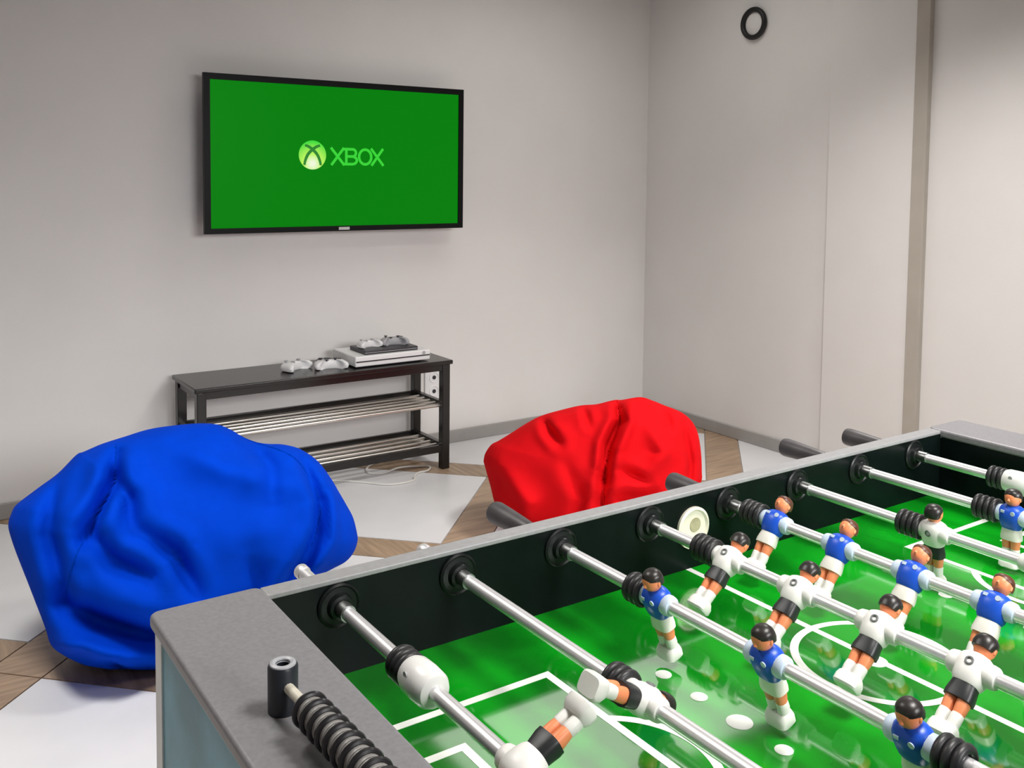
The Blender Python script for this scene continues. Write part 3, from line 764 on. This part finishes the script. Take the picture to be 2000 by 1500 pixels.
# ------------------------------------------------------------------ rods with players
def fig_parts():
    """template meshes of one figure, in cm about the rod axis: +x is the way it faces, z up"""
    P = {}
    s = MB()
    s.loft([(-3.0, 0, 0, .6, 1.0, 2.4), (-1.6, 0, 0, .7, 1.0, 2.2), (1.2, 0, 0, .55, .55, 2), (1.30, .02, 0, .50, .50, 2), (1.50, .05, 0, .58, .58, 2), (1.72, .10, 0, .86, .80, 2.2), (2.15, .12, 0, 1.05, .97, 2.2), (2.7, .10, 0, 1.09, 1.02, 2.2), (3.1, .05, 0, 1.0, .96, 2), (3.4, 0, 0, .74, .72, 2), (3.52, 0, 0, .3, .3, 2)], 22)
    s.loft([(2.12, 1.10, 0, .12, .16, 2), (2.36, 1.17, 0, .26, .20, 2), (2.66, 1.10, 0, .10, .10, 2)], 10)          # nose
    for yy in (-.92, .92):
        s.loft([(2.15, 0.05, yy * 1.07, .14, .12, 2), (2.4, 0.02, yy * 1.07, .22, .16, 2), (2.65, 0.0, yy * 1.07, .14, .10, 2)], 10)    # ears
    for yy in (-.60, .60):                                                                                      # thighs
        s.loft([(-4.75, 0, yy, .56, .50, 2.4), (-4.2, .02, yy, .66, .56, 2.4), (-3.6, 0, yy, .72, .60, 2.4), (-2.6, 0, yy, .74, .62, 2.4)], 16)
    P['skin'] = s
    h = MB()                                                                                                    # cap of hair
    h.loft([(2.1, -.50, 0, .62, .98, 2.3), (2.55, -.38, 0, .80, 1.08, 2.3), (2.9, -.06, 0, 1.10, 1.11, 2.3), (3.25, -.02, 0, 1.04, 1.04, 2.2), (3.55, -.03, 0, .80, .80, 2), (3.7, -.04, 0, .44, .44, 2), (3.75, -.04, 0, .15, .15, 2)], 24)
    P['hair'] = h
    t = MB()
    t.loft([(-1.75, 0, 0, 1.0, 1.25, 2.8), (-1.4, 0, 0, 1.22, 1.45, 2.6), (-.7, .03, 0, 1.40, 1.62, 2.4), (0, .05, 0, 1.46, 1.72, 2.4), (.7, .03, 0, 1.38, 1.72, 2.4), (1.1, 0, 0, 1.15, 1.55, 2.3), (1.38, 0, 0, .85, 1.15, 2.2), (1.52, 0, 0, .6, .7, 2)], 28)
    P['shirt'] = t
    for sg, nm in ((-1, 'sleeve'), (1, 'sleeve_b')):
        P[nm] = MB().lathe([(1.12, sg * 1.3), (1.15, sg * 1.75), (1.08, sg * 2.2), (.98, sg * 2.35), (.75, sg * 2.4)], (0, 0, 0), 'y', 20)
    q = MB()
    q.loft([(-3.35, 0, 0, .98, 1.36, 3.2), (-2.9, 0, 0, 1.02, 1.36, 3.2), (-2.2, 0, 0, .98, 1.26, 3.0), (-1.6, 0, 0, .95, 1.18, 2.8)], 28)
    P['shorts'] = q
    for yy, nm in ((-.60, 'sock'), (.60, 'sock_b')):
        P[nm] = MB().loft([(-6.1, .0, yy, .56, .52, 2.6), (-5.3, -.05, yy, .66, .56, 2.4), (-4.75, 0, yy, .64, .56, 2.4), (-4.6, 0, yy, .60, .52, 2.4)], 16)
    f = MB()
    f.loft([(-7.25, .10, 0, .90, 1.20, 4), (-7.05, .12, 0, 1.12, 1.34, 4), (-6.4, .10, 0, 1.10, 1.32, 4), (-5.95, .0, 0, .86, 1.22, 3.5), (-5.8, 0, 0, .72, 1.12, 3)], 28)
    P['boots'] = f
    b = MB(); b.torus(.34, .11, (-1.44, 0, .15), 'x', 18, 6); P['back_mark'] = b
    P['chest_mark'] = MB().lathe([(.30, 0), (.30, .10)], (1.34, .70, .65), 'x', 14)
    P['chest_mark_b'] = MB().box(1.30, 1.43, -.95, -.45, .50, .85)
    return P
FP = fig_parts()
conv = lambda p: Vector(p) / 100.0
TEAM = {'white': dict(skin='skin', hair='hair', shirt='shirt_white', sleeve='shirt_white', sleeve_b='shirt_white', shorts='shorts_black', sock='boot', sock_b='boot', boots='boot', back_mark='print_grey'),
        'blue': dict(skin='skin', hair='hair', shirt='shirt_blue', sleeve='sleeve_blue', sleeve_b='sleeve_blue', shorts='shorts_white', sock='boot', sock_b='boot', boots='boot', chest_mark='sleeve_blue', chest_mark_b='sleeve_blue')}
FIG = {}
for tm, d in TEAM.items():
    for k, m in d.items():
        FIG[tm, k] = FP[k].mesh(k, conv, M[m])
FIG['blue', 'hair_brown'] = FP['hair'].mesh('hair', conv, M['hair_brown'])
def player(rod, tm, y, tilt, brown=False):
    """tilt: degrees the feet swing towards +x from hanging straight down"""
    o = bpy.data.objects.new('player', FIG[tm, 'skin'])
    COL.objects.link(o); o.parent = rod
    o.location = (0, y / 100.0, 0)
    face = Matrix.Rotation(0 if tm == 'white' else PI, 4, 'Z')
    o.rotation_euler = (Matrix.Rotation(-math.radians(tilt), 4, 'Y') @ face).to_euler()
    o['label'] = 'player figure in a white shirt and black shorts' if tm == 'white' else 'player figure in a blue shirt and white shorts'
    for k in TEAM[tm]:
        if k == 'skin': continue
        c = bpy.data.objects.new(k[:-2] if k.endswith('_b') else k, FIG[tm, 'hair_brown'] if (k == 'hair' and brown) else FIG[tm, k])
        COL.objects.link(c); c.parent = o
def spring(rod, y0, n=4, step=.85):
    for k in range(n):
        MB().torus(1.30, .43, (0, y0 + k * step, 0), 'y', 28, 10).build('bumper_ring', 'rubber', rod, local=True)
    MB().lathe([(1.25, 0), (1.25, (n - 1) * step)], (0, y0, 0), 'y', 20).build('bumper_core', 'rubber', rod, local=True)
def make_rod(i, label, tm, y_far, y_near, handle, sh=0.0):
    r = bpy.data.objects.new('player_rod', None); COL.objects.link(r); r.empty_display_size = 0.05
    r.location = W(RODX[i], 0, HR)
    tag(r, label, 'player rod', 'player rods across the table')
    MB().lathe([(.74, y_near), (.74, y_far)], (0, 0, 0), 'y', 20).build('rod_tube', 'chrome', r, local=True)
    MB().lathe([(.90, -2.6), (.90, -0.6)], (0, 0, 0), 'y', 20).build('bearing_sleeve', 'dull_steel', r, local=True)
    if handle == 'far':
        MB().lathe([(.85, 5.9), (1.05, 6.3), (1.2, 8.0), (1.45, 12.0), (1.55, 14.4), (1.45, 14.9), (1.0, 15.1)], (0, sh, 0), 'y', 24).build('handle_grip', 'grip', r, local=True)
        MB().lathe([(.8, -FW - 6.5), (.95, -FW - 6.2), (.95, -FW - 5), (.75, -FW - 4.8)], (0, 0, 0), 'y', 18).build('end_stop', 'rubber', r, local=True)
    else:
        MB().lathe([(.9, -FW - 5.9), (1.15, -FW - 6.3), (1.35, -FW - 8.0), (1.62, -FW - 12.0), (1.75, -FW - 16.6), (1.6, -FW - 17.3), (1.0, -FW - 17.6)], (0, 0, 0), 'y', 24).build('handle_grip', 'grip', r, local=True)
        MB().lathe([(.80, y_far - 1.1), (.88, y_far - .9), (.88, y_far), (.7, y_far + .3)], (0, 0, 0), 'y', 18).build('end_stop', 'chrome', r, local=True)
    return r
def collar(rod, y0, y1):
    m_ = (y0 + y1) / 2
    MB().lathe([(1.0, y0), (1.6, y0 - .15), (1.78, y0 - .7), (1.84, m_), (1.76, y1 + .7), (1.5, y1 + .2), (1.0, y1)], (0, 0, 0), 'y', 32).build('stop_collar', 'collar', rod, local=True)
    MB().lathe([(.32, 0), (.32, .1)], (-1.66, m_ + .6, .90), 'x', 14).build('collar_screw', 'grey_plastic', rod, local=True)

r1 = make_rod(0, 'chrome rod with the white goalkeeper nearest the left end cap', 'white', 10.6, -FW - 14, 'near')
spring(r1, -16.3, 3); collar(r1, -16.6, -21.2); player(r1, 'white', -34.6, 118); spring(r1, -55.5, 3)
collar(r1, -50, -54.6)
r2 = make_rod(1, 'chrome rod with two white defenders lying flat, second from the left', 'white', 8.4, -FW - 14, 'near')
spring(r2, -29.9, 3); player(r2, 'white', -32.2, -118); player(r2, 'white', -52.5, -118); spring(r2, -57.4, 3)
r3 = make_rod(2, 'chrome rod with three blue capped strikers, third from the left', 'blue', 9.0, -FW - 6, 'far')
spring(r3, -15.6, 3)
for y in (-17.8, -33.4, -49.0): player(r3, 'blue', y, 18)
spring(r3, -53.4, 3)
r4 = make_rod(3, 'chrome rod with five white players leaning, left of the centre line', 'white', 3.5, -FW - 14, 'near')
spring(r4, -12.0, 4)
for y in (-14.3, -24.8, -35.2, -45.5, -55.8): player(r4, 'white', y, -48)
r5 = make_rod(4, 'chrome rod with five blue players leaning, right of the centre line', 'blue', 5.0, -FW - 9, 'far', -3.6)
spring(r5, -6.4, 4)
for y in (-8.8, -19.2, -29.3, -39.2, -49.3): player(r5, 'blue', y, -36, True)
spring(r5, -54.5, 4)
r6 = make_rod(5, 'chrome rod with three upright white strikers, third from the right', 'white', 3.5, -FW - 14, 'near')
spring(r6, -20.6, 4)
for y in (-22.6, -36.5, -50.4): player(r6, 'white', y, 4)
r7 = make_rod(6, 'chrome rod with two upright blue defenders, second from the right', 'blue', 9.0, -FW - 6, 'far')
spring(r7, -22.7, 4)
for y in (-25.0, -45.0): player(r7, 'blue', y, 0)
r8 = make_rod(7, 'chrome rod with a white stop collar at the far right end', 'blue', 7.0, -FW - 7, 'far', -1.6)
spring(r8, -15.5, 3); collar(r8, -15.8, -20.2); player(r8, 'blue', -32.0, 0)
